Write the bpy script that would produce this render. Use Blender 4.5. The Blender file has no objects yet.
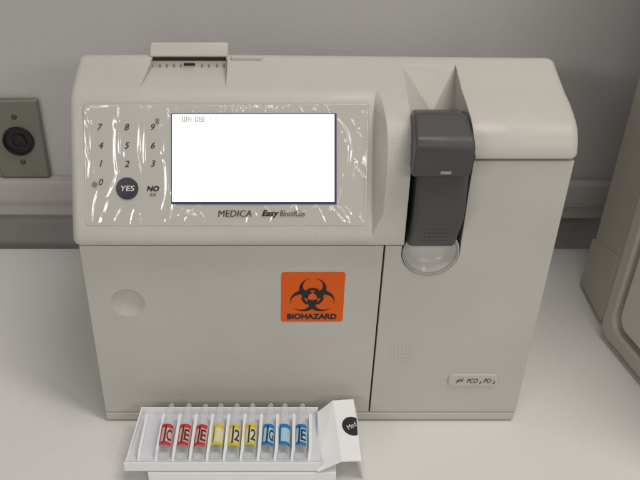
import bpy, bmesh, math, random
from mathutils import Vector, Matrix
random.seed(7)
S = bpy.context.scene
COL = S.collection

# ---------------------------------------------------------------- camera model
F, CX, CY = 825.0, 272.0, 240.0            # pixels of a 640x480 picture
TH = math.radians(34.5)                    # pitch below the horizontal
CT, ST = math.cos(TH), math.sin(TH)
CAMY, CAMZ = -0.471, 0.503
EYE = Vector((0, CAMY, CAMZ))

def ray(px, py):
    a, b = (px - CX) / F, (py - CY) / F    # right, down in the camera frame
    return Vector((a, CT - b * ST, -ST - b * CT))
def on_y(px, py, Y=0.0):
    d = ray(px, py); return EYE + d * ((Y - CAMY) / d.y)
def on_z(px, py, Z=0.0):
    d = ray(px, py); return EYE + d * ((Z - CAMZ) / d.z)
def on_x(px, py, X):
    d = ray(px, py); return EYE + d * (X / d.x)
def on_pl(px, py, p, n):
    d = ray(px, py); return EYE + d * ((p - EYE).dot(n) / d.dot(n))

# ---------------------------------------------------------------- materials
def mat(name, col, rough=.5, spec=.5, metal=0, coat=0, coat_r=.1, trans=0, ior=1.45, emit=None, estr=0,
        nscale=0, namt=0, bump=0, bscale=400, bevel=0, alpha=1, mottled=None):
    m = bpy.data.materials.new(name); m.use_nodes = True
    nt = m.node_tree; b = nt.nodes['Principled BSDF']
    b.inputs['Base Color'].default_value = (*col, 1)
    b.inputs['Roughness'].default_value = rough
    b.inputs['Specular IOR Level'].default_value = spec
    b.inputs['Metallic'].default_value = metal
    b.inputs['Coat Weight'].default_value = coat
    b.inputs['Coat Roughness'].default_value = coat_r
    b.inputs['Transmission Weight'].default_value = trans
    b.inputs['IOR'].default_value = ior
    b.inputs['Alpha'].default_value = alpha
    if emit:
        b.inputs['Emission Color'].default_value = (*emit, 1)
        b.inputs['Emission Strength'].default_value = estr
    tc = nt.nodes.new('ShaderNodeTexCoord')
    if nscale:
        n = nt.nodes.new('ShaderNodeTexNoise'); n.inputs['Scale'].default_value = nscale
        n.inputs['Detail'].default_value = 6; n.inputs['Roughness'].default_value = .6
        nt.links.new(tc.outputs['Object'], n.inputs['Vector'])
        r = nt.nodes.new('ShaderNodeValToRGB')
        r.color_ramp.elements[0].position = .3; r.color_ramp.elements[1].position = .7
        lo = mottled or [c * (1 - namt) for c in col]
        r.color_ramp.elements[0].color = (*lo, 1)
        r.color_ramp.elements[1].color = (*[min(1, c * (1 + namt)) for c in col], 1)
        nt.links.new(n.outputs['Fac'], r.inputs['Fac'])
        nt.links.new(r.outputs['Color'], b.inputs['Base Color'])
        if bscale > 500 or bump > .3:                # fine speckle in the colour, faint smears in the gloss
            g = nt.nodes.new('ShaderNodeTexNoise'); g.inputs['Scale'].default_value = 900; g.inputs['Detail'].default_value = 2
            nt.links.new(tc.outputs['Object'], g.inputs['Vector'])
            mr = nt.nodes.new('ShaderNodeMapRange'); mr.inputs['From Min'].default_value = .3; mr.inputs['From Max'].default_value = .7
            mr.inputs['To Min'].default_value = .96; mr.inputs['To Max'].default_value = 1.035
            nt.links.new(g.outputs['Fac'], mr.inputs['Value'])
            vm = nt.nodes.new('ShaderNodeVectorMath'); vm.operation = 'SCALE'
            nt.links.new(r.outputs['Color'], vm.inputs[0]); nt.links.new(mr.outputs[0], vm.inputs['Scale'])
            nt.links.new(vm.outputs[0], b.inputs['Base Color'])
            mp = nt.nodes.new('ShaderNodeMapping'); mp.inputs['Scale'].default_value = (1, 1, .35); mp.inputs['Rotation'].default_value = (.3, .5, .2)
            nt.links.new(tc.outputs['Object'], mp.inputs['Vector'])
            q = nt.nodes.new('ShaderNodeTexNoise'); q.inputs['Scale'].default_value = 30; q.inputs['Detail'].default_value = 5
            nt.links.new(mp.outputs[0], q.inputs['Vector'])
            m2 = nt.nodes.new('ShaderNodeMapRange'); m2.inputs['From Min'].default_value = .35; m2.inputs['From Max'].default_value = .65
            m2.inputs['To Min'].default_value = rough - .1; m2.inputs['To Max'].default_value = rough + .1
            nt.links.new(q.outputs['Fac'], m2.inputs['Value']); nt.links.new(m2.outputs[0], b.inputs['Roughness'])
    last = None
    if bevel:
        bv = nt.nodes.new('ShaderNodeBevel'); bv.samples = 6; bv.inputs['Radius'].default_value = bevel
        last = bv.outputs['Normal']
    if bump:
        n2 = nt.nodes.new('ShaderNodeTexNoise'); n2.inputs['Scale'].default_value = bscale; n2.inputs['Detail'].default_value = 3
        nt.links.new(tc.outputs['Object'], n2.inputs['Vector'])
        bp = nt.nodes.new('ShaderNodeBump'); bp.inputs['Strength'].default_value = bump; bp.inputs['Distance'].default_value = .0004
        nt.links.new(n2.outputs['Fac'], bp.inputs['Height'])
        if last: nt.links.new(last, bp.inputs['Normal'])
        last = bp.outputs['Normal']
    if last: nt.links.new(last, b.inputs['Normal'])
    return m

M = {}
M['shell'] = mat('analyzer_shell_plastic', (.535, .512, .47), .42, .4, nscale=16, namt=.035, bump=.2, bscale=1500, bevel=.0012)
M['door'] = mat('analyzer_door_plastic', (.53, .516, .475), .45, .4, nscale=13, namt=.04, bump=.2, bscale=1500, bevel=.0008)
M['panel'] = mat('film_covered_panel', (.535, .515, .475), .5, .2, coat=1, coat_r=.11, nscale=14, namt=.02)
M['ink'] = mat('black_ink', (.022, .022, .026), .5, .3)
M['greyink'] = mat('grey_ink', (.22, .21, .2), .5, .3)
M['panel'].node_tree.nodes['Principled BSDF'].inputs['Coat IOR'].default_value = 1.7
_n = M['panel'].node_tree.nodes.new('ShaderNodeCombineXYZ'); _n.inputs[1].default_value = -.8878; _n.inputs[2].default_value = .4602
M['panel'].node_tree.links.new(_n.outputs[0], M['panel'].node_tree.nodes['Principled BSDF'].inputs['Normal'])
M['slate'] = mat('slate_button', (.035, .037, .045), .35, .5, coat=.6, coat_r=.12)
M['white_ink'] = mat('white_ink', (.75, .75, .75), .5)
M['lcd_blue'] = mat('lcd_blue_border', (.04, .055, .15), .3)
M['lcd'] = mat('lit_display', (.8, .8, .8), .4, emit=(1, 1, .97), estr=1.35)
M['lcd_faint'] = mat('faint_display_text', (.2, .2, .18), .5, emit=(.5, .5, .45), estr=.5)
M['orange'] = mat('orange_label_paper', (.75, .115, .008), .5, .3, nscale=60, namt=.04)
M['blackplastic'] = mat('black_recess_plastic', (.012, .012, .012), .5)
M['sampler'] = mat('charcoal_sampler_plastic', (.068, .069, .069), .38, .45, nscale=40, namt=.05, bump=.15, bscale=1800, bevel=.001)
M['markgrey'] = mat('pale_mark', (.33, .33, .32), .4)  # small light grey mark on the sampler cap
M['cup'] = mat('frosted_clear_plastic', (.58, .56, .535), .38, .5, coat=.25, coat_r=.12)
M['clear'] = mat('clear_plastic', (.85, .85, .83), .06, .5, trans=.85, ior=1.3)
M['slot'] = mat('dark_slot', (.015, .013, .012), .6)
M['wall'] = mat('painted_wall', (.51, .497, .497), .6, .3, nscale=5, namt=.03, bump=.5, bscale=260)
M['trunk'] = mat('white_trunking_plastic', (.42, .40, .39), .4, .4, nscale=18, namt=.03, bevel=.001)
M['void'] = mat('lower_wall_grey', (.46, .44, .425), .7, nscale=12, namt=.1)  # set-back wall below the trunking, slightly darker grey than above
M['counter'] = mat('white_laminate_counter', (.745, .73, .705), .45, .35, nscale=420, namt=.03, bump=.06, bscale=700)
M['plate'] = mat('brushed_outlet_plate', (.205, .198, .17), .42, .5, metal=.3, nscale=30, namt=.05, bevel=.001)
M['screw'] = mat('dark_screw', (.1, .09, .08), .4, metal=.8)
M['device'] = mat('neighbour_instrument_plastic', (.46, .433, .375), .5, .35, nscale=10, namt=.03, bump=.2, bscale=1300, bevel=.0015)
M['device_panel'] = mat('neighbour_instrument_front', (.55, .53, .475), .42, .35, nscale=10, namt=.03, bevel=.001)
M['card'] = mat('white_cardboard', (.87, .865, .87), .6, .25, nscale=120, namt=.02, bevel=.0003)
M['cardin'] = mat('grey_card_inside', (.68, .69, .73), .7, .2, nscale=120, namt=.03)
def thin_glass(name, lo, hi):
    m = mat(name, (.95, .96, .96), .04, .9); nt = m.node_tree; b = nt.nodes['Principled BSDF']
    t = nt.nodes.new('ShaderNodeBsdfTransparent'); t.inputs[0].default_value = (.96, .975, .975, 1)
    lw = nt.nodes.new('ShaderNodeLayerWeight'); lw.inputs[0].default_value = .45
    mr = nt.nodes.new('ShaderNodeMapRange'); mr.inputs['To Min'].default_value = lo; mr.inputs['To Max'].default_value = hi
    mx = nt.nodes.new('ShaderNodeMixShader'); nt.links.new(lw.outputs['Facing'], mr.inputs['Value']); nt.links.new(mr.outputs[0], mx.inputs[0])
    nt.links.new(t.outputs[0], mx.inputs[1]); nt.links.new(b.outputs[0], mx.inputs[2]); nt.links.new(mx.outputs[0], nt.nodes['Material Output'].inputs['Surface'])
    return m
M['glass'] = thin_glass('clear_ampoule_glass', .07, .62)
for k, c in (('red', (.62, .035, .03)), ('yellow', (.72, .56, .03)), ('blue', (.02, .19, .5))):
    M[k] = mat(k + '_label_ink', c, .45)
for k, c in (('redpale', (.72, .45, .44)), ('yellowpale', (.74, .7, .48)), ('bluepale', (.42, .62, .74))):
    M[k] = mat(k + '_label_paper', c, .5)
for k, c in (('reddark', (.13, .02, .025)), ('yellowdark', (.05, .05, .03)), ('bluedark', (.01, .03, .1))):
    M[k] = mat(k + '_label_text', c, .5)

# ---------------------------------------------------------------- mesh helpers
class MB:
    def __init__(s): s.bm = bmesh.new(); s.mats = []
    def mi(s, m):
        if m not in s.mats: s.mats.append(m)
        return s.mats.index(m)
    def face(s, pts, m):
        vs = [s.bm.verts.new(Vector(p)) for p in pts]
        f = s.bm.faces.new(vs); f.material_index = s.mi(m); return f
    def mesh(s, verts, faces, m):
        vs = [s.bm.verts.new(Vector(p)) for p in verts]
        k = s.mi(m)
        for f in faces:
            try: s.bm.faces.new([vs[i] for i in f]).material_index = k
            except ValueError: pass
        return s
    def box(s, x0, x1, y0, y1, z0, z1, m):
        v = [(x, y, z) for x in (x0, x1) for y in (y0, y1) for z in (z0, z1)]
        return s.mesh(v, [(0, 1, 3, 2), (4, 6, 7, 5), (0, 4, 5, 1), (2, 3, 7, 6), (0, 2, 6, 4), (1, 5, 7, 3)], m)
    def prism(s, pts, off, m):                      # flat outline pushed along off
        pts = [Vector(p) for p in pts]; off = Vector(off); n = len(pts)
        return s.mesh(pts + [p + off for p in pts],
                      [tuple(range(n)), tuple(range(2 * n - 1, n - 1, -1))] + [(i, i + n, (i + 1) % n + n, (i + 1) % n) for i in range(n)], m)
    def lathe(s, prof, mtx, m, n=32, cap=True):     # (radius, along z) turned about z
        vs, fs = [], []
        for r, h in prof:
            for k in range(n):
                a = 2 * math.pi * k / n
                vs.append(mtx @ Vector((r * math.cos(a), r * math.sin(a), h)))
        for j in range(len(prof) - 1):
            for k in range(n):
                k2 = (k + 1) % n
                fs.append((j * n + k, j * n + k2, (j + 1) * n + k2, (j + 1) * n + k))
        if cap:
            fs.append(tuple(range(n - 1, -1, -1))); q = (len(prof) - 1) * n; fs.append(tuple(range(q, q + n)))
        return s.mesh(vs, fs, m)
    def text(s, txt, O, R, U, h, m, shear=0, bold=0, width=None, warp=None, lift=.0001, align='CENTER', space=1.0):
        cu = bpy.data.curves.new('lettering', 'FONT'); cu.body = txt; cu.size = 1; cu.shear = shear; cu.offset = bold
        cu.resolution_u = 4; cu.space_character = space
        to = bpy.data.objects.new('lettering', cu); COL.objects.link(to)
        dg = bpy.context.evaluated_depsgraph_get(); me = bpy.data.meshes.new_from_object(to.evaluated_get(dg))
        if warp:                                     # enough vertices to follow a curved surface
            t_ = bmesh.new(); t_.from_mesh(me); bmesh.ops.triangulate(t_, faces=t_.faces)
            bmesh.ops.subdivide_edges(t_, edges=t_.edges, cuts=4, use_grid_fill=True); t_.to_mesh(me); t_.free()
        xs = [v.co.x for v in me.vertices]; ys = [v.co.y for v in me.vertices]
        x0, x1, y0, y1 = min(xs), max(xs), min(ys), max(ys)
        N = Vector(R).cross(Vector(U)).normalized(); k = h / (y1 - y0); kx = (width / (x1 - x0)) if width else k
        dx = (x0 + x1) / 2 if align == 'CENTER' else x0
        pts = []
        for v in me.vertices:
            a, b = (v.co.x - dx) * kx, (v.co.y - (y0 + y1) / 2) * k
            pts.append(warp(a, b) if warp else Vector(O) + Vector(R) * a + Vector(U) * b + N * lift)
        s.mesh(pts, [tuple(p.vertices) for p in me.polygons], m)
        bpy.data.objects.remove(to); bpy.data.curves.remove(cu); bpy.data.meshes.remove(me)
        return s
    def build(s, name, parent=None, smooth=30, bevel=0, seg=3, weld=True, origin=None, recalc=True):
        if weld: bmesh.ops.remove_doubles(s.bm, verts=s.bm.verts, dist=1e-6)
        if recalc: bmesh.ops.recalc_face_normals(s.bm, faces=s.bm.faces)
        o0 = Vector(origin) if origin is not None else Vector((0, 0, 0))
        base = o0
        p = parent
        off = Vector((0, 0, 0))
        while p is not None: off += p.location; p = p.parent
        bmesh.ops.translate(s.bm, verts=s.bm.verts, vec=-(off if parent is not None else base))
        me = bpy.data.meshes.new(name); s.bm.to_mesh(me); s.bm.free()
        for m in s.mats: me.materials.append(m)
        o = bpy.data.objects.new(name, me); COL.objects.link(o)
        if parent is not None: o.parent = parent
        else: o.location = base
        if smooth:
            me.polygons.foreach_set('use_smooth', [True] * len(me.polygons)); me.set_sharp_from_angle(angle=math.radians(smooth))
        if bevel:
            b = o.modifiers.new('Bevel', 'BEVEL'); b.width = bevel; b.segments = seg; b.limit_method = 'ANGLE'; b.angle_limit = math.radians(25)
            b.harden_normals = False
        return o

def tag(o, label, cat, group=None):
    o['label'] = label; o['category'] = cat
    if group: o['group'] = group
    return o
def empty(name, loc, label, cat, group=None):
    o = bpy.data.objects.new(name, None); COL.objects.link(o); o.location = loc; o.empty_display_size = .02
    return tag(o, label, cat, group)
def struct(o): o['kind'] = 'structure'; return o
def cut(o, c):                                     # cut solid c out of o, keeping plain mesh data
    m = o.modifiers.new('cut', 'BOOLEAN'); m.object = c; m.operation = 'DIFFERENCE'; m.solver = 'EXACT'
    bpy.context.view_layer.update()
    dg = bpy.context.evaluated_depsgraph_get(); me = bpy.data.meshes.new_from_object(o.evaluated_get(dg))
    o.modifiers.clear(); old = o.data; o.data = me; bpy.data.meshes.remove(old)
    bpy.data.objects.remove(c); me.set_sharp_from_angle(angle=math.radians(30))

# ================================================================ SETTING
XL, XR = -.1343, .1966
YB = on_z(40, 248, 0).y                             # back edge of the counter
WROT = -.012                                        # wall is a hair out of parallel
def wy(x, d=0.0): return YB + .012 + d + WROT * (x + .2)
b = MB(); b.box(-2.2, 2.2, -1.2, YB, -.03, 0, M['counter']); struct(b.build('counter', bevel=.002))
b = MB()                                            # wall above the trunking
b.mesh([(-2.5, wy(-2.5), .05), (2.5, wy(2.5), .05), (2.5, wy(2.5), 2.2), (-2.5, wy(-2.5), 2.2),
        (-2.5, wy(-2.5) + .1, .05), (2.5, wy(2.5) + .1, .05), (2.5, wy(2.5) + .1, 2.2), (-2.5, wy(-2.5) + .1, 2.2)],
       [(0, 1, 2, 3), (7, 6, 5, 4), (0, 4, 5, 1), (3, 2, 6, 7), (0, 3, 7, 4), (1, 5, 6, 2)], M['wall'])
struct(b.build('wall'))
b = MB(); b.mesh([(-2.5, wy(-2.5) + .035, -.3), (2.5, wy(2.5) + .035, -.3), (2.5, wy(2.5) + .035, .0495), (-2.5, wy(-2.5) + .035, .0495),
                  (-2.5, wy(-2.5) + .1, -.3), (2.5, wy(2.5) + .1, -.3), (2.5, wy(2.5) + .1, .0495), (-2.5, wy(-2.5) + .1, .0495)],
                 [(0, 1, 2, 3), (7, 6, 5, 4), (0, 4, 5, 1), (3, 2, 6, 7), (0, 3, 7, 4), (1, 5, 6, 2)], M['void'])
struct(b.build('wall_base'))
# cable trunking along the wall: a stepped section
zt1 = on_y(35, 182, YB).z; zt0 = on_y(35, 215, YB).z
sec = [(0, zt0), (0, zt1 - .004), (.0015, zt1 - .001), (.004, zt1), (.0115, zt1), (.0115, zt0)]
def trunk_run(x0, x1):
    b = MB(); pts = [(x0, wy(x0, -.012) + d, z) for d, z in sec] + [(x1, wy(x1, -.012) + d, z) for d, z in sec]
    n = len(sec)
    b.mesh(pts, [tuple(range(n)), tuple(range(2 * n - 1, n - 1, -1))] + [(i, i + n, (i + 1) % n + n, (i + 1) % n) for i in range(n)], M['trunk'])
    z = zt0 + (zt1 - zt0) * .38                      # cover joint line
    b.mesh([(x0, wy(x0, -.0135), z), (x1, wy(x1, -.0135), z), (x1, wy(x1, -.0135), z + .0012), (x0, wy(x0, -.0135), z + .0012),
            (x0, wy(x0, -.0125), z), (x1, wy(x1, -.0125), z), (x1, wy(x1, -.0125), z + .0012), (x0, wy(x0, -.0125), z + .0012)],
           [(0, 1, 2, 3), (0, 4, 5, 1), (3, 2, 6, 7)], M['trunk'])
    return b.build('cable_trunking', weld=False)
tag(trunk_run(-2.4, 2.4), 'white plastic cable trunking strip running along the wall behind the counter', 'trunking')

# outlet plate on the wall, above the trunking
def onwall(px, py, d=0):
    p = on_y(px, py, YB + .012)
    return on_y(px, py, wy(p.x, d))
hc = onwall(18.5, 141, -.006); pc = hc.copy()
pl = empty('wall_outlet', (pc.x, pc.y + .006, pc.z), 'olive grey metal wall outlet plate with one round black socket and two screws', 'wall outlet')
ztop, zbot, xr = onwall(38, 97).z, onwall(50, 176).z, onwall(46, 140).x
b = MB(); b.box(2 * pc.x - xr, xr, pc.y, pc.y + .006, zbot, ztop, M['plate']); b.build('plate', pl, bevel=.003, seg=3)
face = Matrix.Translation((pc.x, pc.y, pc.z)) @ Matrix.Rotation(math.radians(90), 4, 'X')
rr = .0155
b = MB(); b.lathe([(0.0001, .0005), (rr * .35, .0005), (rr * .36, .0018), (rr * .5, .0018), (rr * .52, .0004), (rr * .84, .0004), (rr * .88, .0030), (rr * .97, .0028), (rr, .0008), (rr, -.004)], face, M['blackplastic'])
so = b.build('socket', pl)
for (sx, sy) in ((14, 117), (23, 162)):
    p = onwall(sx, sy, -.006)
    b = MB(); b.lathe([(.0002, .0012), (.0018, .0011), (.0027, .0004), (.0028, -.001)], Matrix.Translation(p) @ Matrix.Rotation(math.radians(90), 4, 'X'), M['screw'], n=16)
    b.build('screw', pl)

# ================================================================ ANALYZER
an = empty('blood_gas_analyzer', ((XL + XR) / 2, .1, 0), 'beige benchtop blood gas analyzer with lit white display, keypad and charcoal sampler', 'blood gas analyzer')

def top(Y): return .283 - .277 * (.0755 - Y)
TP, TN = Vector((0, .0755, .283)), Vector((0, -.277, 1)).normalized()
FD = Vector((0, .0425, .082)).normalized()          # up the fascia
FP, FN = Vector((0, -.0085, .1895)), Vector((0, -FD.z, FD.y))
Yh0, Yh1 = on_pl(200, 87.5, TP, TN).y, on_pl(200, 58.3, TP, TN).y
Yap = on_pl(430, 62.5, TP, TN).y
def fs(s): return (.034 - .0425 * s, .2715 - .082 * s)
back = [(.215, .18), (.215, .221), (.088, .2775), (.080, .2822), (.0755, .2830), (Yh1, top(Yh1)), (Yap, top(Yap)), (Yh0, top(Yh0))]
P70 = 6
H1, H0 = 5, 7
con = back + [(.042, top(.042)), (.0378, .2715), (.0345, .2686), (.0312, .2650), fs(.25), fs(.45), fs(.65), fs(.85), fs(1), (-.0096, .1865), (-.0096, .1830), (-.0086, .1810)]
bul = back + [(.042, top(.042)), (.030, top(.030)), (.018, .2668), (.009, .2627), (.002, .2560), (-.003, .2470), (-.0055, .236), (-.007, .222), (-.0080, .2055), (-.0088, .190), (-.0092, .183), (-.0086, .1810)]
hood = back + [(.042, top(.042)), (.030, top(.030)), (.020, top(.020)), (.0130, .2652), (.0070, .2614), (.0030, .2568), (.0000, .2517), (-.0012, .2478), (-.0015, .2462), (-.0016, .2450), (-.0015, .2442), (-.0008, .2436)]
# underside
inn_c = [(.031, .1810), (.031, .18)]; inn_h = [(.031, .2436), (.031, .18)]
con += inn_c; bul += inn_c; hood += inn_h
NP = len(con)
def inset(prof, d):                                 # outline moved inwards by d (bottom points stay)
    out = []
    n = len(prof)
    for i, (y, z) in enumerate(prof):
        if i == 0 or i >= n - 2: out.append((y, z)); continue
        a, c = prof[i - 1], prof[i + (0 if i == n - 3 else 1)]
        t = Vector((c[0] - a[0], c[1] - a[1])).normalized()
        out.append((y - t.y * d, z + t.x * d))
    return out
def droop(x, y): return -.011 * max(0, x + .03) * min(1, max(0, (y - .03) / .02))
def st(X, prof):
    xs = [X[i] if isinstance(X, list) else X for i in range(len(prof))]
    return [Vector((x, p[0], p[1] + (droop(x, p[0]) if p[1] > .2 else 0))) for x, p in zip(xs, prof)]
R = .0058
def rounded(Xend, prof, sgn):
    L = []
    for k in range(6):
        a = math.pi / 2 * k / 5                     # 0 at the end face, 90 deg on the full section
        L.append(st(Xend + sgn * R * (1 - math.cos(a)), inset(prof, R * (1 - math.sin(a)))))
    return L
i0 = len(back)
def lens(k, a, bq, c):                              # blend top -> middle -> bottom along the front points
    t = (k - i0) / 11
    t = min(max(t, 0), 1)
    w = math.sin(math.pi * t) ** .5
    return (a + (c - a) * t) * (1 - w) + bq * w
x1 = [lens(i, .0707, .0674, .0717) for i in range(NP)]
x2 = [lens(i, .0708, .0742, .0735) for i in range(NP)]
hxl = [-.0838] * NP; hxl[H0] = -.0885
for i in range(H0 + 1, NP): hxl[i] = -.0885
hxr = -.0310
stations = rounded(XL - .0016, con, 1) + [st(hxl, con), st(hxr, con), st(x1, con), st(x2, bul), st(.0900, bul)]
hx = [.1271] * NP
for i in range(i0, NP): hx[i] = .1271 + .0042 * min(1, (i - i0) / 8)
right = [st(hx, hood)] + rounded(XR + .0018, hood, -1)[::-1]
V = on_y(432, 113, .047)
MR = on_y(453, 113, .056)
VBL, VBR = Vector((.0915, .0312, .18)), Vector((.1308, .0312, .18))
b = MB(); sh = M['shell']
def skin(A, Bq, skip=()):
    for i in range(NP):
        j = (i + 1) % NP
        if i in skip: continue
        b.face([A[i], Bq[i], Bq[j], A[j]], sh)
nr = 6
for k in range(len(stations) - 1): skin(stations[k], stations[k + 1], (H1, P70) if k == nr else ())
for k in range(len(right) - 1): skin(right[k], right[k + 1])
b.face(stations[0], sh); b.face(right[-1][::-1], sh)
s3, s5 = stations[-1], right[0]
for i in range(P70): b.face([s3[i], s5[i], s5[i + 1], s3[i + 1]], sh)
b.face([s3[P70], s5[P70], V], sh); b.face([s5[P70], MR, V], sh); b.face([V, MR, VBR, VBL], sh)
for i in range(P70, NP - 3):
    b.face([s3[i], V if i < 13 else VBL, s3[i + 1]], sh)
    b.face([s5[i], s5[i + 1], MR if i < 13 else VBR], sh)
b.face([s3[13], V, VBL], sh); b.face([s5[13], VBR, MR], sh)
# printer recess
FL, FR, BL, BR = (stations[nr][H0], stations[nr + 1][H0], stations[nr][H1], stations[nr + 1][H1])
zb = on_y(200, 67.5, Yh1).z
bwL, bwR = Vector((BL.x, Yh1, zb)), Vector((BR.x, Yh1, zb))
b.face([FL, FR, bwR, bwL], sh); b.face([FL, bwL, BL, stations[nr][P70]], sh); b.face([FR, stations[nr + 1][P70], BR, bwR], sh); b.face([BL, BR, bwR, bwL], sh)
hs = b.build('housing', an, smooth=28)
crisp = set()
key = lambda v: (round(v[0], 5), round(v[1], 5), round(v[2], 5))
for L in (stations[nr + 2], stations[nr + 3], s3, s5):
    for i in range(P70, NP - 2): crisp.add((key(L[i] - an.location), key(L[i + 1] - an.location)))
shp = hs.data.attributes.get('sharp_edge') or hs.data.attributes.new('sharp_edge', 'BOOLEAN', 'EDGE')
for e in hs.data.edges:
    k0, k1 = key(hs.data.vertices[e.vertices[0]].co), key(hs.data.vertices[e.vertices[1]].co)
    if (k0, k1) in crisp or (k1, k0) in crisp: shp.data[e.index].value = True
# slot, ticks, lid
zs = on_y(200, 60.4, Yh1).z
b = MB(); b.box(BL.x + .0008, BR.x - .0008, Yh1 - .0006, Yh1 + .002, zs, BL.z + .0004, M['slot'])
for k, px in enumerate((152, 160, 167, 174, 181, 202, 209, 217, 224)):
    p = on_y(px, 65, Yh1); b.box(p.x - .0004, p.x + .0004, Yh1 - .0005, Yh1 + .001, zb + .0004, zb + .0026, M['greyink'])
p0, p1 = on_y(184, 65, Yh1), on_y(195, 65, Yh1); b.box(p0.x, p1.x, Yh1 - .0007, Yh1 + .001, (zb + zs) / 2 - .001, (zb + zs) / 2 + .0006, M['slot'])
b.build('printer_slot', an, smooth=0)
yl0 = Yh1 + .001
a0 = on_y(149.5, 57.4, yl0); a1 = on_y(228, 57.4, yl0); c0 = on_y(150.5, 44.4, yl0 + .005); c1 = on_y(228, 44.4, yl0 + .005)
b = MB(); t = Vector((0, .0022, .0012))
b.mesh([a0, a1, c1, c0, a0 + t, a1 + t, c1 + t, c0 + t], [(0, 1, 2, 3), (7, 6, 5, 4), (0, 4, 5, 1), (3, 2, 6, 7), (0, 3, 7, 4), (1, 5, 6, 2)], sh)
b.build('printer_lid', an, bevel=.0008)
q0, q1 = on_y(231, 57, .071), on_y(262, 54.6, .071)
b = MB(); b.box(q0.x, q1.x, .0705, .0738, .2810, on_y(250, 55.2, .0738).z, sh); b.build('paper_cover_rib', an, bevel=.0008)

# body behind the doors, plinth
b = MB(); b.box(XL + .0015, XR - .0015, .0312, .214, .0045, .1795, M['shell']); b.build('body', an, bevel=.002)
b = MB(); b.box(XL - .0003, XR - .0005, -.0004, .030, .0022, .0098, M['door']); b.build('plinth', an, bevel=.0008, seg=2)
for fx in (XL + .02, XR - .02):
    b = MB(); b.lathe([(.008, 0), (.009, .0005), (.009, .0022)], Matrix.Translation((fx, .02, 0)), M['blackplastic']); b.build('foot', an)
    b = MB(); b.lathe([(.008, 0), (.009, .0005), (.009, .0045)], Matrix.Translation((fx, .19, 0)), M['blackplastic']); b.build('foot', an)
# left door with a finger dimple
SE = .0785
dz0, dz1 = .0108, .1743
b = MB(); b.box(XL, SE - .0007, 0, .030, dz0, dz1, M['door']); dl = b.build('door', an)
dc = on_y(128, 303)
rc = .0126; dep = .0052; RS = (rc * rc + dep * dep) / (2 * dep)
b = MB(); bmesh.ops.create_uvsphere(b.bm, u_segments=96, v_segments=64, radius=RS, matrix=Matrix.Translation((dc.x, -RS + dep, dc.z)) @ Matrix.Rotation(math.radians(90), 4, 'X')); b.mats = [M['door']]
cb = b.build('cutter', an); cut(dl, cb)
dl['label'] = 'wide left door with a round finger dimple and an orange biohazard label'
# right door, notched for the sampler
rT = on_y(474, 160).x; zR = on_y(500, 161.2).z
cxr, czr, rad = on_y(430.3, 255).x, .1690, .0204
out = [(SE + .0007, dz0), (XR, dz0), (XR, zR), (rT, zR), (rT - .0002, .22)]
ra = [math.radians(-a) for a in range(0, 181, 9)]
out += [(cxr + rad * math.cos(a), czr + rad * math.sin(a)) for a in ra]
out += [(cxr - rad, dz1), (SE + .0007, dz1)]
b = MB(); b.prism([(x, 0, z) for x, z in out], (0, .030, 0), M['door']); dr = b.build('door', an, smooth=25)
dr['label'] = 'right door with a round sampler notch, raised dots and a small badge'
b = MB()
for i in range(6):
    for j in range(5):
        p = on_y(390.5 + 3.9 * i, 346 + 4 * j)
        b.lathe([(.00055, -.0002), (.0005, .0003), (.0002, .0005)], Matrix.Translation(p) @ Matrix.Rotation(math.radians(90), 4, 'X'), M['door'], n=8)
b.build('dot_pattern', dr, weld=False)
bc = on_y(473, 379.5); bw, bh = (on_y(498, 379.5).x - on_y(448, 379.5).x) / 2, (on_y(473, 374).z - on_y(473, 385.5).z) / 2
cr = bh * .75; pts = []
for qx, qz, a0_ in ((1, 1, 0), (-1, 1, 90), (-1, -1, 180), (1, -1, 270)):
    for k in range(5):
        a = math.radians(a0_ + 22.5 * k); pts.append((bc.x + qx * (bw - cr) + cr * math.cos(a), .001, bc.z + qz * (bh - cr) + cr * math.sin(a)))
b = MB(); b.prism(pts, (0, -.0024, 0), M['door']); 
bo = b.build('badge', dr, bevel=.0005, seg=2)
b = MB(); X_, Z_ = Vector((1, 0, 0)), Vector((0, 0, 1))
B0 = Vector((bc.x, -.0014, bc.z)); th = bh * .78
def btxt(t_, px, w, h=1, dz=0):
    p = on_y(px, 379.5); b.text(t_, Vector((p.x, -.0014, bc.z + dz)), X_, Z_, th * h, M['ink'], shear=.25, bold=.01, lift=.0002, width=w * .00074)
btxt('pH', 459.5, 7.5, 1.1); btxt('PCO', 472, 11.5); btxt('2', 480.2, 2.6, .55, -th * .35); btxt('PO', 487, 8); btxt('2', 493.6, 2.6, .55, -th * .35)
b.build('badge_lettering', dr, smooth=0, weld=False)

# biohazard label on the left door
l0, l1 = on_y(281.3, 272), on_y(345, 321.5)
lx0, lx1 = l0.x, on_y(345.5, 272).x; lz1, lz0 = l0.z, l1.z
lc = Vector(((lx0 + lx1) / 2, 0, (lz0 + lz1) / 2)); w2, h2 = (lx1 - lx0) / 2, (lz1 - lz0) / 2
cr = .0022; pts = []
for qx, qz, a0_ in ((1, 1, 0), (-1, 1, 90), (-1, -1, 180), (1, -1, 270)):
    for k in range(5):
        a = math.radians(a0_ + 22.5 * k); pts.append((lc.x + qx * (w2 - cr) + cr * math.cos(a), .0002, lc.z + qz * (h2 - cr) + cr * math.sin(a)))
b = MB(); b.prism(pts, (0, -.0005, 0), M['orange']); lab = b.build('biohazard_label', dl, smooth=0)
b = MB()
u = (lx1 - lx0) * .705 / 49                          # one unit of the trefoil
sc = Vector((lc.x, -.0005, on_y(313, 296.5).z))
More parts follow.
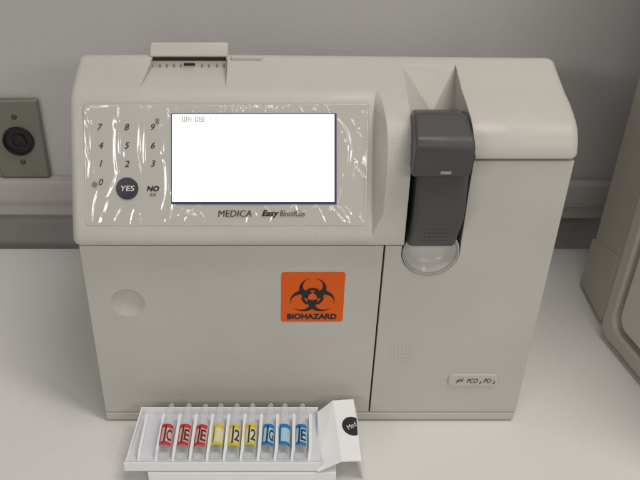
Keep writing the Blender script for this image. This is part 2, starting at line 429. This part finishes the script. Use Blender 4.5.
def cres(k):                                        # a crescent horn
    th0 = math.radians(90 + 120 * k)
    d = Vector((math.cos(th0), math.sin(th0)))
    def pt(v): return (sc.x + u * v.x, sc.y - .00004 * k, sc.z + u * v.y)
    n = 48; outer, inner = [], []
    c0, c1 = d * 11, d * 15
    R0, R1 = 15.0, 10.9
    # angles, measured from the outward direction
    for i in range(n + 1):
        a = math.radians(14 + (360 - 28) * i / n)
        ai = math.radians(17 + (360 - 34) * i / n)
        rot = lambda ang: Vector((d.x * math.cos(ang) - d.y * math.sin(ang), d.x * math.sin(ang) + d.y * math.cos(ang)))
        outer.append(c0 + rot(a) * R0); inner.append(c1 + rot(ai) * R1)
    for i in range(n):
        q = [outer[i], outer[i + 1], inner[i + 1], inner[i]]
        m_ = (q[0] + q[1] + q[2] + q[3]) / 4
        if m_.length < 4.2: continue
        other = False
        for e in (1, 2):
            t2 = math.radians(90 + 120 * (k + e)); dd = Vector((math.cos(t2), math.sin(t2)))
            if (m_ - dd * 15).length < 10.9: other = True
        if other: continue
        b.mesh([pt(v) for v in q], [(0, 1, 2, 3)], M['ink'])
for k in range(3): cres(k)
for k in range(3):                                  # ring seen between the horns
    a0_ = math.radians(90 + 120 * k)
    for i in range(10):
        a, c = a0_ + math.radians(-31 + 6.2 * i), a0_ + math.radians(-31 + 6.2 * (i + 1))
        ps = [(sc.x + u * r_ * math.cos(x), sc.y - .00016, sc.z + u * r_ * math.sin(x)) for r_, x in ((9.2, a), (12.4, a), (12.4, c), (9.2, c))]
        b.mesh(ps, [(0, 1, 2, 3)], M['ink'])
b.build('trefoil_symbol', dl, smooth=0, weld=False, recalc=False)
b = MB(); tz = on_y(313, 316)
b.text('BIOHAZARD', Vector((lc.x, -.0004, tz.z)), X_, Z_, (lz1 - lz0) * .115, M['ink'], bold=.035, width=(lx1 - lx0) * .80, lift=.0002)
b.build('label_lettering', dl, smooth=0, weld=False)

# ------------------------------------------------ console panel under wrinkled film
def fa(px, py, d=0): return on_pl(px, py, FP + FN * d, FN)
def fu(p): return p.x, (p - FP).dot(FD)
c_tl, c_tr, c_bl = fa(82.5, 103.5), fa(369, 103.5), fa(82.5, 226)
ux0, ux1 = c_tl.x, fa(368, 165).x; uv1, uv0 = fu(c_tl)[1], fu(c_bl)[1]
PX = (ux1 - ux0) / 286.0                            # metres per picture pixel on the panel
def pw(x, v, d): return Vector((x, 0, 0)) + FP + FD * v + FN * d
creases = []                                        # polylines (px), half width px, height mm
def cre(pts, w, h): creases.append((pts, w, h))
cre([(86, 106), (88, 118), (91, 127)], 2.4, .55); cre([(84.5, 126), (86, 145), (89, 160), (87, 178)], 1.1, .3); cre([(90, 130), (91, 160), (97, 180)], .8, .16)
cre([(117, 104), (116.5, 120), (115, 150), (116.5, 172), (112, 186), (106, 197)], 1.7, .55); cre([(119.8, 118), (118.5, 145), (118, 168)], 1.0, .33)
cre([(142, 105), (140, 122), (139, 150), (142, 176)], 1.1, .34); cre([(152, 104), (146, 124), (143.5, 150), (143, 172)], 1.2, .4)
cre([(160, 128), (165, 122), (168, 110)], 1.2, .4); cre([(168, 120), (164, 150), (166, 185), (160, 214)], 1.3, .42); cre([(170, 190), (172, 205), (169, 222)], 1.1, .4)
cre([(108, 200), (102, 214), (97, 225)], 1.5, .35); cre([(122, 205), (112, 222)], 1.4, .4); cre([(133, 208), (128, 224)], .9, .25); cre([(97, 190), (92, 206), (91, 222)], .9, .25)
cre([(336, 118), (346, 132), (350, 150), (348, 168), (341, 184), (337, 204)], 1.6, .5); cre([(352, 150), (353, 165), (347, 176)], 1.4, .5); cre([(345, 172), (339, 190)], 1.0, .4)
cre([(338, 206), (346, 216), (350, 226)], 1.4, .5); cre([(344, 204), (352, 216)], 1.0, .35); cre([(362, 112), (367, 118)], 1.5, .45); cre([(356, 168), (364, 178)], 1.6, .25)
for (x, dx, y0, y1, w) in ((222, 2, 104, 113, 1.1), (227, 3, 104, 112, 1.3), (233, -1, 104, 113, 1.0), (239, 2, 105, 112, 1.2), (246, 2, 104, 110, 1.2), (252, 2, 104, 112, 1.0), (262, -3, 104, 112, .9), (275, 2, 104, 112, 1.0), (286, 3, 104, 110, .9), (300, -2, 105, 113, .9), (315, 2, 104, 111, .9), (196, 3, 104, 112, 1.0), (178, 2, 104, 112, 1.0)):
    cre([(x + dx, y0), (x - dx, y1)], w, .42)
for (x, dx, y0, y1, w) in ((180, 4, 206, 218, 1.3), (186, 3, 208, 224, 1.0), (194, 5, 205, 214, 1.2), (200, -4, 207, 222, .9), (206, 3, 212, 224, 1.0), (248, 2, 206, 224, .9), (254, -2, 204, 220, .9), (266, -3, 205, 213, 1.0), (272, 2, 212, 225, .9), (290, 5, 204, 216, 1.1), (297, -3, 204, 219, 1.1), (303, 3, 210, 218, 1.0), (313, 4, 204, 217, 1.2), (322, -4, 206, 224, .9), (330, 3, 205, 216, 1.0)):
    cre([(x + dx, y0), (x - dx, y1)], w, .40)
creases[:] = [(p_, w_ * 1.3, w_ * 1.3 * .67 * (.40 if w_ > 1.25 else .5) * random.uniform(.85, 1.25)) for p_, w_, h_ in creases]
for k in range(13):
    bx_, by_, ang = random.choice(((random.uniform(84, 168), random.uniform(196, 224), random.uniform(.9, 2.0)), (random.uniform(172, 334), random.uniform(206, 223), random.uniform(.6, 2.4)), (random.uniform(172, 334), random.uniform(105, 111), random.uniform(1.0, 2.0)), (random.uniform(339, 364), random.uniform(110, 222), random.uniform(.8, 2.3)), (random.uniform(105, 168), random.uniform(106, 170), random.uniform(1.3, 1.9))))
    ln_ = random.uniform(3, 8)
    cre([(bx_ - ln_ * math.cos(ang), by_ - ln_ * math.sin(ang)), (bx_ + random.uniform(-1, 1), by_), (bx_ + ln_ * math.cos(ang), by_ + ln_ * math.sin(ang))], random.uniform(.8, 1.3), random.uniform(.25, .42))
cre([(84, 108), (90, 124)], 3.2, .8); cre([(355, 158), (352, 180)], 2.6, .5); cre([(333, 210), (345, 224)], 3.5, .7); cre([(118, 108), (116, 130)], 3.0, .7); cre([(185, 212), (200, 222)], 4, .7)
NX, NV = 560, 240
hgt = [[0.0] * (NX + 1) for _ in range(NV + 1)]
gx, gv = 286.0 / NX, 122.5 / NV
def spline(P, n=7):
    Q = []
    for i in range(len(P) - 1):
        p0, p1, p2, p3 = P[max(0, i - 1)], P[i], P[i + 1], P[min(len(P) - 1, i + 2)]
        for k in range(n):
            t = k / n
            Q.append(tuple(.5 * (2 * p1[c] + (p2[c] - p0[c]) * t + (2 * p0[c] - 5 * p1[c] + 4 * p2[c] - p3[c]) * t * t + (3 * p1[c] - p0[c] - 3 * p2[c] + p3[c]) * t ** 3) for c in (0, 1)))
    Q.append(P[-1]); return Q
for pts, w, h in creases:
    ph, am = random.uniform(0, 6), random.uniform(.15, .5)
    Q = spline(pts); L = len(Q) - 1
    Q = [(x + am * math.sin(ph + k * 1.1) * (k / L), y) for k, (x, y) in enumerate(Q)]
    for k, ((ax, ay), (bx, by)) in enumerate(zip(Q[:-1], Q[1:])):
        L2 = max(1e-6, (bx - ax) ** 2 + (by - ay) ** 2)
        m_ = 3 * w
        for j in range(max(0, int((min(ay, by) - m_ - 103.5) / gv)), min(NV, int((max(ay, by) + m_ - 103.5) / gv) + 1) + 1):
            y = 103.5 + j * gv
            for i in range(max(0, int((min(ax, bx) - m_ - 82.5) / gx)), min(NX, int((max(ax, bx) + m_ - 82.5) / gx) + 1) + 1):
                x = 82.5 + i * gx
                t = min(1, max(0, ((x - ax) * (bx - ax) + (y - ay) * (by - ay)) / L2))
                d2 = (x - ax - t * (bx - ax)) ** 2 + (y - ay - t * (by - ay)) ** 2
                u_ = (k + t) / L
                tp = max(0, math.sin(math.pi * min(1, .04 + .92 * u_))) ** .6 * (.8 + .2 * math.sin(ph + 7 * u_))
                ww = w * (.55 + .45 * tp)
                v = h * tp * math.exp(-d2 / (ww * ww)) * .001
                if v > hgt[j][i]: hgt[j][i] = v
for _ in range(2):                                  # let neighbouring creases run into each other
    old = [r_[:] for r_ in hgt]
    for j in range(1, NV):
        for i in range(1, NX):
            hgt[j][i] = (old[j][i] * 4 + 2 * (old[j - 1][i] + old[j + 1][i] + old[j][i - 1] + old[j][i + 1]) + old[j - 1][i - 1] + old[j - 1][i + 1] + old[j + 1][i - 1] + old[j + 1][i + 1]) / 16
vs, fcs = [], []
crx = 4.0
for j in range(NV + 1):
    for i in range(NX + 1):
        x, y = i * gx, j * gv
        # rounded corners: pull the outline in
        ex, ey = min(x, 286 - x), min(y, 122.5 - y)
        if ey < crx:
            s_ = crx - math.sqrt(max(0, crx * crx - (crx - ey) ** 2))
            xx = s_ + (286 - 2 * s_) * x / 286
        else: xx = x
        e = min(ex, ey)
        hh = hgt[j][i] * min(1, e / 1.5) + .0005 * min(1, e / .8)
        wob = .00012 * (math.sin(xx * .11 + y * .05) + math.sin(xx * .043 - y * .09 + 1)) * min(1, e / 4)
        vs.append(pw(ux0 + xx * PX, uv1 - (uv1 - uv0) * y / 122.5, hh + wob + .0001))
for j in range(NV):
    for i in range(NX):
        a = j * (NX + 1) + i; fcs.append((a, a + NX + 1, a + NX + 2, a + 1))
b = MB(); b.mesh(vs, fcs, M['panel']); panel = b.build('control_panel', an, smooth=60, weld=False)
panel['label'] = 'glossy control panel under wrinkled clear film with keypad and lit display'
# display
def quad(px0, py0, px1, py1, d, m, t=.0004):
    p = [fa(px0, py0, d), fa(px1, py0, d), fa(px1, py1, d), fa(px0, py1, d)]
    b.prism(p, FN * -t, m)
b = MB(); quad(171.4, 113.4, 336.6, 204.3, .0012, M['lcd_blue'], .001); quad(172.2, 114.2, 334.4, 201.6, .0015, M['lcd'], .0002)
for k, x in enumerate((182.0, 186.1, 190.2, 195.0, 199.1, 203.2)):
    for dx in ((0, 2.2) if k not in (2, 5) else (0,)): quad(x + dx, 116.4, x + dx + 1.25, 122.0, .0017, M['lcd_faint'], .0001)
    for y, ks in ((116.4, (0, 1, 3, 4, 5)), (118.9, (1, 2, 4)), (121.2, (0, 3, 4))):
        if k in ks: quad(x + .95, y, x + 2.2, y + .8, .0017, M['lcd_faint'], .0001)
for x, y0, y1 in ((210.3, 116.8, 119.8), (212.2, 116.8, 117.8), (215.2, 116.8, 119.6), (217.4, 117.0, 118.2)): quad(x, y0, x + .95, y1, .0017, M['lcd_faint'], .0001)
disp = b.build('display', panel, smooth=0, weld=False)
disp['label'] = 'lit white display with a faint line of characters and dark blue border'
# keypad numerals
b = MB()
for txt, px, py in (('7', 100, 127), ('8', 127, 127), ('9', 153, 127), ('4', 101, 145.3), ('5', 127, 145.3), ('6', 153, 145.3), ('1', 101, 163.5), ('2', 127, 163.8), ('3', 153, 163.5), ('0', 101, 182)):
    b.text(txt, fa(px, py, .0009), X_, FD, 6.4 * PX, M['ink'], shear=.28, lift=.0002)
b.build('keypad_numerals', panel, smooth=0, weld=False)
b = MB()
fm = lambda px, py, d: Matrix.Translation(fa(px, py, d)) @ Matrix((X_, FD, FN)).transposed().to_4x4()
b.lathe([(11.2 * PX, -.0004), (11.2 * PX, .0006), (10.6 * PX, .0010), (.0002, .0013)], fm(127.3, 188.5, .0008), M['slate'], n=48)
b.text('YES', fa(127.8, 188.3, .0019), X_, FD, 5.6 * PX, M['white_ink'], shear=.2, bold=.01, lift=.0004, width=14 * PX)
b.build('yes_button', panel, smooth=30, weld=False)
b = MB(); b.text('NO', fa(153, 188.6, .0009), X_, FD, 5.4 * PX, M['ink'], shear=.2, bold=.04, lift=.0002, width=12.5 * PX)
quad(150, 193.3, 152.6, 196, .0011, M['greyink'], .0001); quad(153.4, 193.3, 156, 196, .0011, M['greyink'], .0001)  # grey squares painted for the lettering's shadow and reflection on the film
b.build('no_key', panel, smooth=0, weld=False)
b = MB(); b.lathe([(2.7 * PX, 0), (2.7 * PX, .0001)], fm(94.6, 184.5, .0010), M['greyink'], n=24); b.build('key_indicator', panel, smooth=0, weld=False)
b = MB(); quad(155.5, 118.5, 158.8, 123.8, .0011, M['greyink'], .0001); b.build('key_indicator', panel, smooth=0, weld=False)
b = MB(); b.text('MEDICA', fa(235, 213.5, .0012), X_, FD, 6.6 * PX, M['ink'], shear=.12, bold=0, lift=.0002, width=34 * PX)
b.text('Easy', fa(270.5, 214, .0012), X_, FD, 8.0 * PX, M['ink'], shear=.3, bold=.03, lift=.0002, width=17.5 * PX)
b.text('BloodGas', fa(292.5, 213.4, .0012), X_, FD, 6.2 * PX, M['ink'], shear=.2, bold=-.006, lift=.0002, width=25.5 * PX)
b.build('panel_lettering', panel, smooth=0, weld=False)

# ------------------------------------------------ sampler
b = MB(); b.box(.0875, .1335, .0285, .0308, .148, .262, M['blackplastic']); b.build('recess_liner', an, smooth=0)
def yz(pts, x0, x1): return [(x0, y, z) for y, z in pts], (x1 - x0, 0, 0)
sxl = on_y(415.5, 190, -.009).x; sxr = on_y(467, 190, -.009).x
b = MB(); p, o_ = yz([(.028, .243), (-.0100, .243), (-.0150, .2120), (-.0146, .2035), (-.0020, .1742), (.028, .1742)], sxl, sxr); b.prism(p, o_, M['sampler'])
sam = b.build('sampler', an, bevel=.0038, seg=5)
sam['label'] = 'charcoal plastic sampler arm in a rounded recess'
capv = [(.0904, .1222, .0200, .2385), (.0904, .1222, .0180, .2700), (.0900, .1226, .0050, .2735), (.0886, .1262, -.0150, .2655), (.0884, .1268, -.0185, .2605), (.0884, .1262, -.0185, .2425), (.0886, .1256, -.0160, .2385)]
nv = len(capv)
b = MB(); b.mesh([(a_[0], a_[2], a_[3]) for a_ in capv] + [(a_[1], a_[2], a_[3]) for a_ in capv],
    [tuple(range(nv)), tuple(range(2 * nv - 1, nv - 1, -1))] + [(i, i + nv, (i + 1) % nv + nv, (i + 1) % nv) for i in range(nv)], M['sampler'])
b.build('sampler_cap', sam, bevel=.0046, seg=6)
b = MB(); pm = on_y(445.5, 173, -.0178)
b.box(pm.x - .0034, pm.x + .0034, -.0190, -.0170, pm.z - .0003, pm.z + .0015, M['markgrey']); b.build('cap_mark', sam, smooth=0)
b = MB(); n_ = Vector((0, -.0308, -.0145)).normalized(); n2_ = Vector((0, -.919, -.395))
for i in range(6):
    for j in range(4):
        y_ = -.0112 + .0019 * j; z_ = .2035 - (y_ + .0146) / .0126 * .0293
        b.lathe([(.0009, -.0003), (.0008, .0002), (.0003, .0004)], Matrix.Translation((sxl + .010 + .0030 * i, y_, z_)) @ n2_.to_track_quat('Z', 'Y').to_matrix().to_4x4(), M['sampler'], n=8)
b.build('grip_dots', sam, weld=False)
cm = Matrix.Translation((cxr, 0, czr)) @ Matrix.Rotation(math.radians(90), 4, 'X')
b = MB(); b.lathe([(rad - .0006, .0004), (rad - .0012, .0008), (rad - .0022, .0002), (rad - .0045, -.0055), (rad * .55, -.0095), (.0003, -.0105)], cm, M['cup'], n=64, cap=False)
b.build('drip_cup', an, smooth=40, recalc=True)
b = MB(); b.lathe([(rad - .0028, -.0005), (rad - .0016, .0014), (rad - .0006, .0012), (rad - .0003, -.001), (rad - .0006, -.003), (rad - .0022, -.002)], cm, M['clear'], n=64, cap=False)
b.build('cup_rim', an, smooth=60)

# ================================================================ NEIGHBOUR INSTRUMENT
pbk, prd, pfr = on_z(581, 285), on_z(607, 333), on_z(640, 374.5)
XD = pbk.x; prd.x = XD
ni = empty('neighbour_instrument', (XD + .12, .1, 0), 'larger taupe beige instrument cut off by the right edge, with rounded inset front panel', 'lab instrument')
fd = (pfr - prd).normalized(); fl = .20
fn = Vector((fd.y, -fd.x, 0)); fn = fn if fn.y < 0 else -fn
foot = [Vector((XD, pbk.y, 0)), prd, prd + fd * fl, prd + fd * fl + Vector((.12, .05, 0)), Vector((XD + .25, pbk.y, 0))]
HZ = .52
b = MB(); b.prism([p + Vector((0, 0, .003)) for p in foot], (0, 0, HZ), M['device']); b.build('housing', ni, bevel=.006, seg=4)
g0, g1 = on_x(592, 235.5, XD), on_x(618.5, 256, XD)
sk = [Vector((XD, pbk.y - .0005, g0.z)), Vector((XD, g1.y, g1.z)), Vector((XD, prd.y + .012, .03)), Vector((XD, prd.y + .012, .005)), Vector((XD, pbk.y - .0005, .005))]
b = MB(); n = 5; so_ = [.0015, .0015, .0015, .0024, .0024]
b.mesh([p + Vector((-o_, 0, 0)) for p, o_ in zip(sk, so_)] + [p + Vector((.003, 0, 0)) for p in sk], [tuple(range(n)), tuple(range(2 * n - 1, n - 1, -1))] + [(i, i + n, (i + 1) % n + n, (i + 1) % n) for i in range(n)], M['device'])
b.build('side_skirt', ni, bevel=.001, seg=2)
UZ = Vector((0, 0, 1))
def fr(a, z, d=0): return prd + fd * a + UZ * z + fn * d
def rrect(a0, a1, z0, z1, cr, d):
    P = []
    for A, Z, s0 in ((a1 - cr, z1 - cr, 0), (a0 + cr, z1 - cr, 90), (a0 + cr, z0 + cr, 180), (a1 - cr, z0 + cr, 270)):
        for k in range(7):
            t = math.radians(s0 + 15 * k); P.append(fr(A + cr * math.cos(t), Z + cr * math.sin(t), d))
    return P
# front bezel: a ring standing proud of the housing, with the panel inside it
ro, ri = rrect(.001, fl - .001, .006, .46, .012, 0), rrect(.015, fl - .015, .022, .44, .014, 0)
b = MB(); n = len(ro); dp = fn * .009
b.mesh([p - fn * .004 for p in ro] + [p + dp for p in ro] + [p - fn * .004 for p in ri] + [p + dp for p in ri],
       [(i, (i + 1) % n, (i + 1) % n + n, i + n) for i in range(n)] + [(i + n, (i + 1) % n + n, (i + 1) % n + 3 * n, i + 3 * n) for i in range(n)] + [(i + 3 * n, (i + 1) % n + 3 * n, (i + 1) % n + 2 * n, i + 2 * n) for i in range(n)], M['device'])
b.build('front_frame', ni, bevel=.003, seg=3)
b = MB(); b.prism(rrect(.021, fl - .021, .029, .43, .014, -.002), fn * .010, M['device_panel']); b.build('front_panel', ni, bevel=.002, seg=3)

# ================================================================ AMPOULE CARTON
ZT = .022                                           # tray floor
tfl, tfr = on_z(125, 463, ZT), on_z(321, 465, ZT)
tbl, tbr = on_z(141, 409.5, ZT + .006), on_z(322, 410, ZT + .006)
ca = empty('ampoule_carton', ((tfl.x + tfr.x) / 2, (tfl.y + tbl.y) / 2, 0), 'open white cardboard carton of glass ampoules with folded lid and round black sticker', 'carton')
yF, yBk = tfl.y, tbl.y
tb = .0012
b = MB()
iL, iR = tfl.x + .004, tfr.x
b.prism([(tfl.x, yF, ZT), (iR, yF, ZT), (iR, yBk + .001, ZT), (tbl.x, yBk + .001, ZT)], (0, 0, -tb), M['cardin'])
b.build('tray_floor', ca, smooth=0)
b = MB()
zf = on_y(200, 469.5, yF).z
b.box(tfl.x - .0008, iR, yF - .0014, yF - .0001, zf, ZT + .0012, M['card'])               # front strip
b.box(tbl.x, iR, yBk, yBk + .0012, .004, ZT + .0075, M['card'])            # back wall
b.prism([(tfl.x + .0002, yF, ZT - .001), (tfl.x + .0002, yF, ZT + .0012), (tbl.x + .0002, yBk, ZT + .0075), (tbl.x + .0002, yBk, ZT - .001)], (.0010, 0, 0), M['card'])
b.build('tray_wall', ca, smooth=0)
# box underneath
bl = on_y(148.5, 470, yF + .002).x; br_ = on_y(352, 470, yF + .002).x
b = MB(); b.box(bl, br_ - .012, yF + .002 - .004, yBk - .001, .0006, zf - .0016, M['card']); b.build('box_base', ca, bevel=.0006, seg=2)
# ampoule slots
axs = [on_z(px, 445, ZT + .005).x for px in (165.5, 183.3, 200.5, 217, 233.5, 250, 267, 283.5, 300)]
pitch = (axs[-1] - axs[0]) / 8
slant = math.radians(-2.0)
divx = [axs[0] - 1.62 * pitch] + [axs[0] - pitch * .5 - .0012 + pitch * k for k in range(10)]
for k, x in enumerate(divx):
    b = MB(); L = (yBk - yF) * .86; x2 = x + L * .035
    hz = ZT + .0085
    b.mesh([(x, yF + .0012, ZT), (x2, yF + L, ZT), (x2 + .0010, yF + L, hz), (x + .0012, yF + .0060, hz), (x + .0020, yF + .0012, ZT), (x2 + .0020, yF + L, ZT), (x2 + .0034, yF + L, hz), (x + .0036, yF + .0060, hz)],
           [(0, 1, 2, 3), (7, 6, 5, 4), (0, 4, 5, 1), (3, 2, 6, 7), (0, 3, 7, 4), (1, 5, 6, 2)], M['card'])
    b.build('divider', ca, smooth=0)
# lid folded open at the right: rises from the tray, creases, runs down to the right
def lp(px, py, z): return on_z(px, py, z)
A0, A1 = lp(317.5, 471.5, ZT - .006), lp(317.5, 412, ZT + .006)
B0_, B1_ = lp(341.5, 461, ZT + .004), lp(332.5, 400.5, ZT + .015)
C0 = lp(361.5, 460.5, ZT + .002)
_n = (C0 - B0_).cross(B1_ - B0_); C1 = on_pl(353.5, 399, B0_, _n)
D0, D1 = C0 + Vector((.004, .002, -.018)), C1 + Vector((.004, .002, -.018))
b = MB(); th_ = Vector((0.0002, 0, -.0010))
for q in ((A0, B0_, B1_, A1), (B0_, C0, C1, B1_), (C0, D0, D1, C1)):
    b.mesh(list(q) + [v + th_ for v in q], [(0, 1, 2, 3), (7, 6, 5, 4), (0, 4, 5, 1), (3, 2, 6, 7), (0, 3, 7, 4), (1, 5, 6, 2)], M['card'])
b.build('lid_flap', ca, smooth=0)
# round sticker cut off by the lid's edge
nn = (C0 - B0_).cross(B1_ - B0_).normalized()
if nn.z < 0: nn = -nn
def onlid(px, py): return on_pl(px, py, B0_ + nn * .0004, nn)
sc0 = onlid(352.5, 426); ex = (C0 + C1 - B0_ - B1_).normalized(); ey = nn.cross(ex).normalized()
edge0, edge1 = onlid(356.3, 415), onlid(358.2, 441)
rs = (onlid(352.5, 426) - onlid(342.3, 426)).length
pts = []
en = (edge1 - edge0).normalized(); side = nn.cross(en); 
if side.dot(ex) < 0: side = -side
for k in range(48):
    a = 2 * math.pi * k / 48; p = sc0 + ex * rs * math.cos(a) + ey * rs * math.sin(a)
    ov = (p - edge0).dot(side)
    if ov > 0: p = p - side * ov
    pts.append(p)
b = MB(); b.prism(pts, nn * -.0003, M['ink'])
tv = (ex * .90 + ey * .44).normalized(); tu = nn.cross(tv)
b.text('Med', sc0 + ex * -.0008 + nn * .0003, tv, tu, .0040, M['white_ink'], shear=.2, lift=.0002, width=.0085)
b.build('round_sticker', ca, smooth=0, weld=False)

# ================================================================ AMPOULES
AL = .0500; AR = .0047
aprof = [(r_, h_ * .885) for r_, h_ in [(.0012, 0), (.0040, .0002), (AR, .0012), (AR, .0300), (.0047, .0325), (.0040, .0350), (.0029, .0372), (.0025, .0385), (.00255, .0400), (.0027, .0420), (.0028, .0450), (.0026, .0490), (.0022, .0530), (.0018, .0552), (.0011, .0563), (.0003, .0566)]]
gb = MB(); gb.lathe(aprof, Matrix.Rotation(math.radians(-90), 4, 'X'), M['glass'], n=40)   # +z -> +y
gobj = gb.build('glass_body'); gmesh = gobj.data; bpy.data.objects.remove(gobj)
def label_mesh(kind, letter, spin):
    """paper band round the barrel: coloured bars at both ends, pale window, dark upright lettering"""
    c, pale, dark = M[kind], M[kind + 'pale'], M[kind + 'dark']
    b = MB(); r = AR + .00012
    def cyl(a, y, lift=0):                           # a: angle from straight up, + to the right
        return Vector(((r + lift) * math.sin(a), y, (r + lift) * math.cos(a)))
    def patch(a0, a1, y0, y1, m, lift=0):
        n = max(2, int(abs(a1 - a0) / .12))
        for i in range(n):
            t0, t1 = a0 + (a1 - a0) * i / n, a0 + (a1 - a0) * (i + 1) / n
            b.mesh([cyl(t0, y0, lift), cyl(t1, y0, lift), cyl(t1, y1, lift), cyl(t0, y1, lift)], [(0, 1, 2, 3)], m)
    d = math.radians
    y0, y1 = .0068, .0262
    patch(d(-115) + spin, d(115) + spin, y0, y1, pale)
    for (u0, u1) in ((y0, y0 + .0030), (y1 - .0036, y1)):
        patch(d(-62) + spin, d(62) + spin, u0, u1, c, .00004)
    patch(d(-62) + spin, d(-45) + spin, y0 + .003, y1 - .0036, c, .00004)
    if letter:
        patch(d(-18) + spin, d(-2) + spin, y0 + .0015, y1 - .0015, dark, .00008)
        g0, g1, v0, v1 = d(4) + spin, d(56) + spin, y0 + .0042, y1 - .0048
        b.text(letter, (0, 0, 0), X_, Vector((0, 1, 0)), v1 - v0, dark, bold=.02, width=r * (g1 - g0),
               warp=lambda a_, q_: cyl(a_ / r + (g0 + g1) / 2, q_ + (v0 + v1) / 2, .0001))
    else:
        patch(d(-64) + spin, d(-56) + spin, y0 + .002, y1 - .002, dark, .00008)
    return b
specs = [('red', 'C', .1, 'glass ampoule with red label, leftmost in the tray, beside the empty slot'),
         ('red', 'E', .0, 'glass ampoule with red label, the middle one of the three red'),
         ('red', 'E', -.1, 'glass ampoule with red label lying next to the yellow ones'),
         ('yellow', None, .5, 'glass ampoule with plain yellow label turned away, next to the red ones'),
         ('yellow', '2', .05, 'glass ampoule with yellow label showing dark lettering, middle of the three yellow'),
         ('yellow', '2', 0., 'glass ampoule with yellow label lying next to the blue ones'),
         ('blue', 'G', .1, 'glass ampoule with blue label lying next to the yellow ones'),
         ('blue', None, .35, 'glass ampoule with pale blue label lacking letters, middle of the three blue'),
         ('blue', 'E', -.1, 'glass ampoule with blue label, rightmost, nearest the carton lid')]
tilt = math.atan2(.0030, AL)
for k, (kind, letter, spin, lab_) in enumerate(specs):
    root = empty('ampoule', (axs[k] - .0006 + random.uniform(-.0003, .0003), yF + .0012 + random.uniform(0, .0012), ZT + .0052), lab_, 'ampoule', 'glass ampoules in the carton tray')
    root.rotation_euler = (tilt, 0, -.05 + random.uniform(-.02, .02))
    g = bpy.data.objects.new('glass_body', gmesh); COL.objects.link(g); g.parent = root
    lb = label_mesh(kind, letter, spin); o = lb.build('paper_label', None, smooth=60, weld=False, recalc=False); o.parent = root

# ================================================================ CAMERA, LIGHT, RENDER
cam = bpy.data.cameras.new('camera'); co = bpy.data.objects.new('camera', cam); COL.objects.link(co)
co.location = EYE; co.rotation_euler = (math.radians(90) - TH, 0, 0)
cam.sensor_width = 36; cam.lens = F / 640 * 36; cam.shift_x = (320 - CX) / 640
cam.clip_start = .01; cam.clip_end = 50
S.camera = co

def lamp(name, loc, target, sx, sy, power, col):
    l = bpy.data.lights.new(name, 'AREA'); l.shape = 'RECTANGLE'; l.size = sx; l.size_y = sy; l.energy = power; l.color = col
    o = bpy.data.objects.new(name, l); COL.objects.link(o); o.location = loc
    o.rotation_euler = (Vector(target) - Vector(loc)).to_track_quat('-Z', 'Y').to_euler()
    return o
WARM = (1, .967, .922)
lamp('area_lamp', (.56, -.36, 1.75), (.50, -.32, 0), .3, 1.1, 14, WARM)  # ceiling lamp, key light from the upper right
lamp('area_lamp', (.45, -2.1, 1.85), (.45, -2.1, 0), 2.8, .16, 16, WARM)  # unseen row added behind the camera for film highlights and front fill
lamp('area_lamp', (-1.8, -2.6, 1.55), (0, 0, .25), 1.3, .2, 15, WARM)  # added lamp, left, aimed so the film creases catch highlights
lamp('area_lamp', (1.5, -2.6, 1.55), (0, 0, .25), 1.3, .2, 11, WARM)  # added lamp, right, for the same film highlights

w = bpy.data.worlds.new('World'); S.world = w; w.use_nodes = True
bg = w.node_tree.nodes['Background']; bg.inputs[0].default_value = (1, .97, .93, 1); bg.inputs[1].default_value = .12
S.view_settings.view_transform = 'Standard'; S.view_settings.look = 'None'; S.view_settings.exposure = .03
S.cycles.max_bounces = 10; S.cycles.transmission_bounces = 10; S.cycles.use_denoising = True
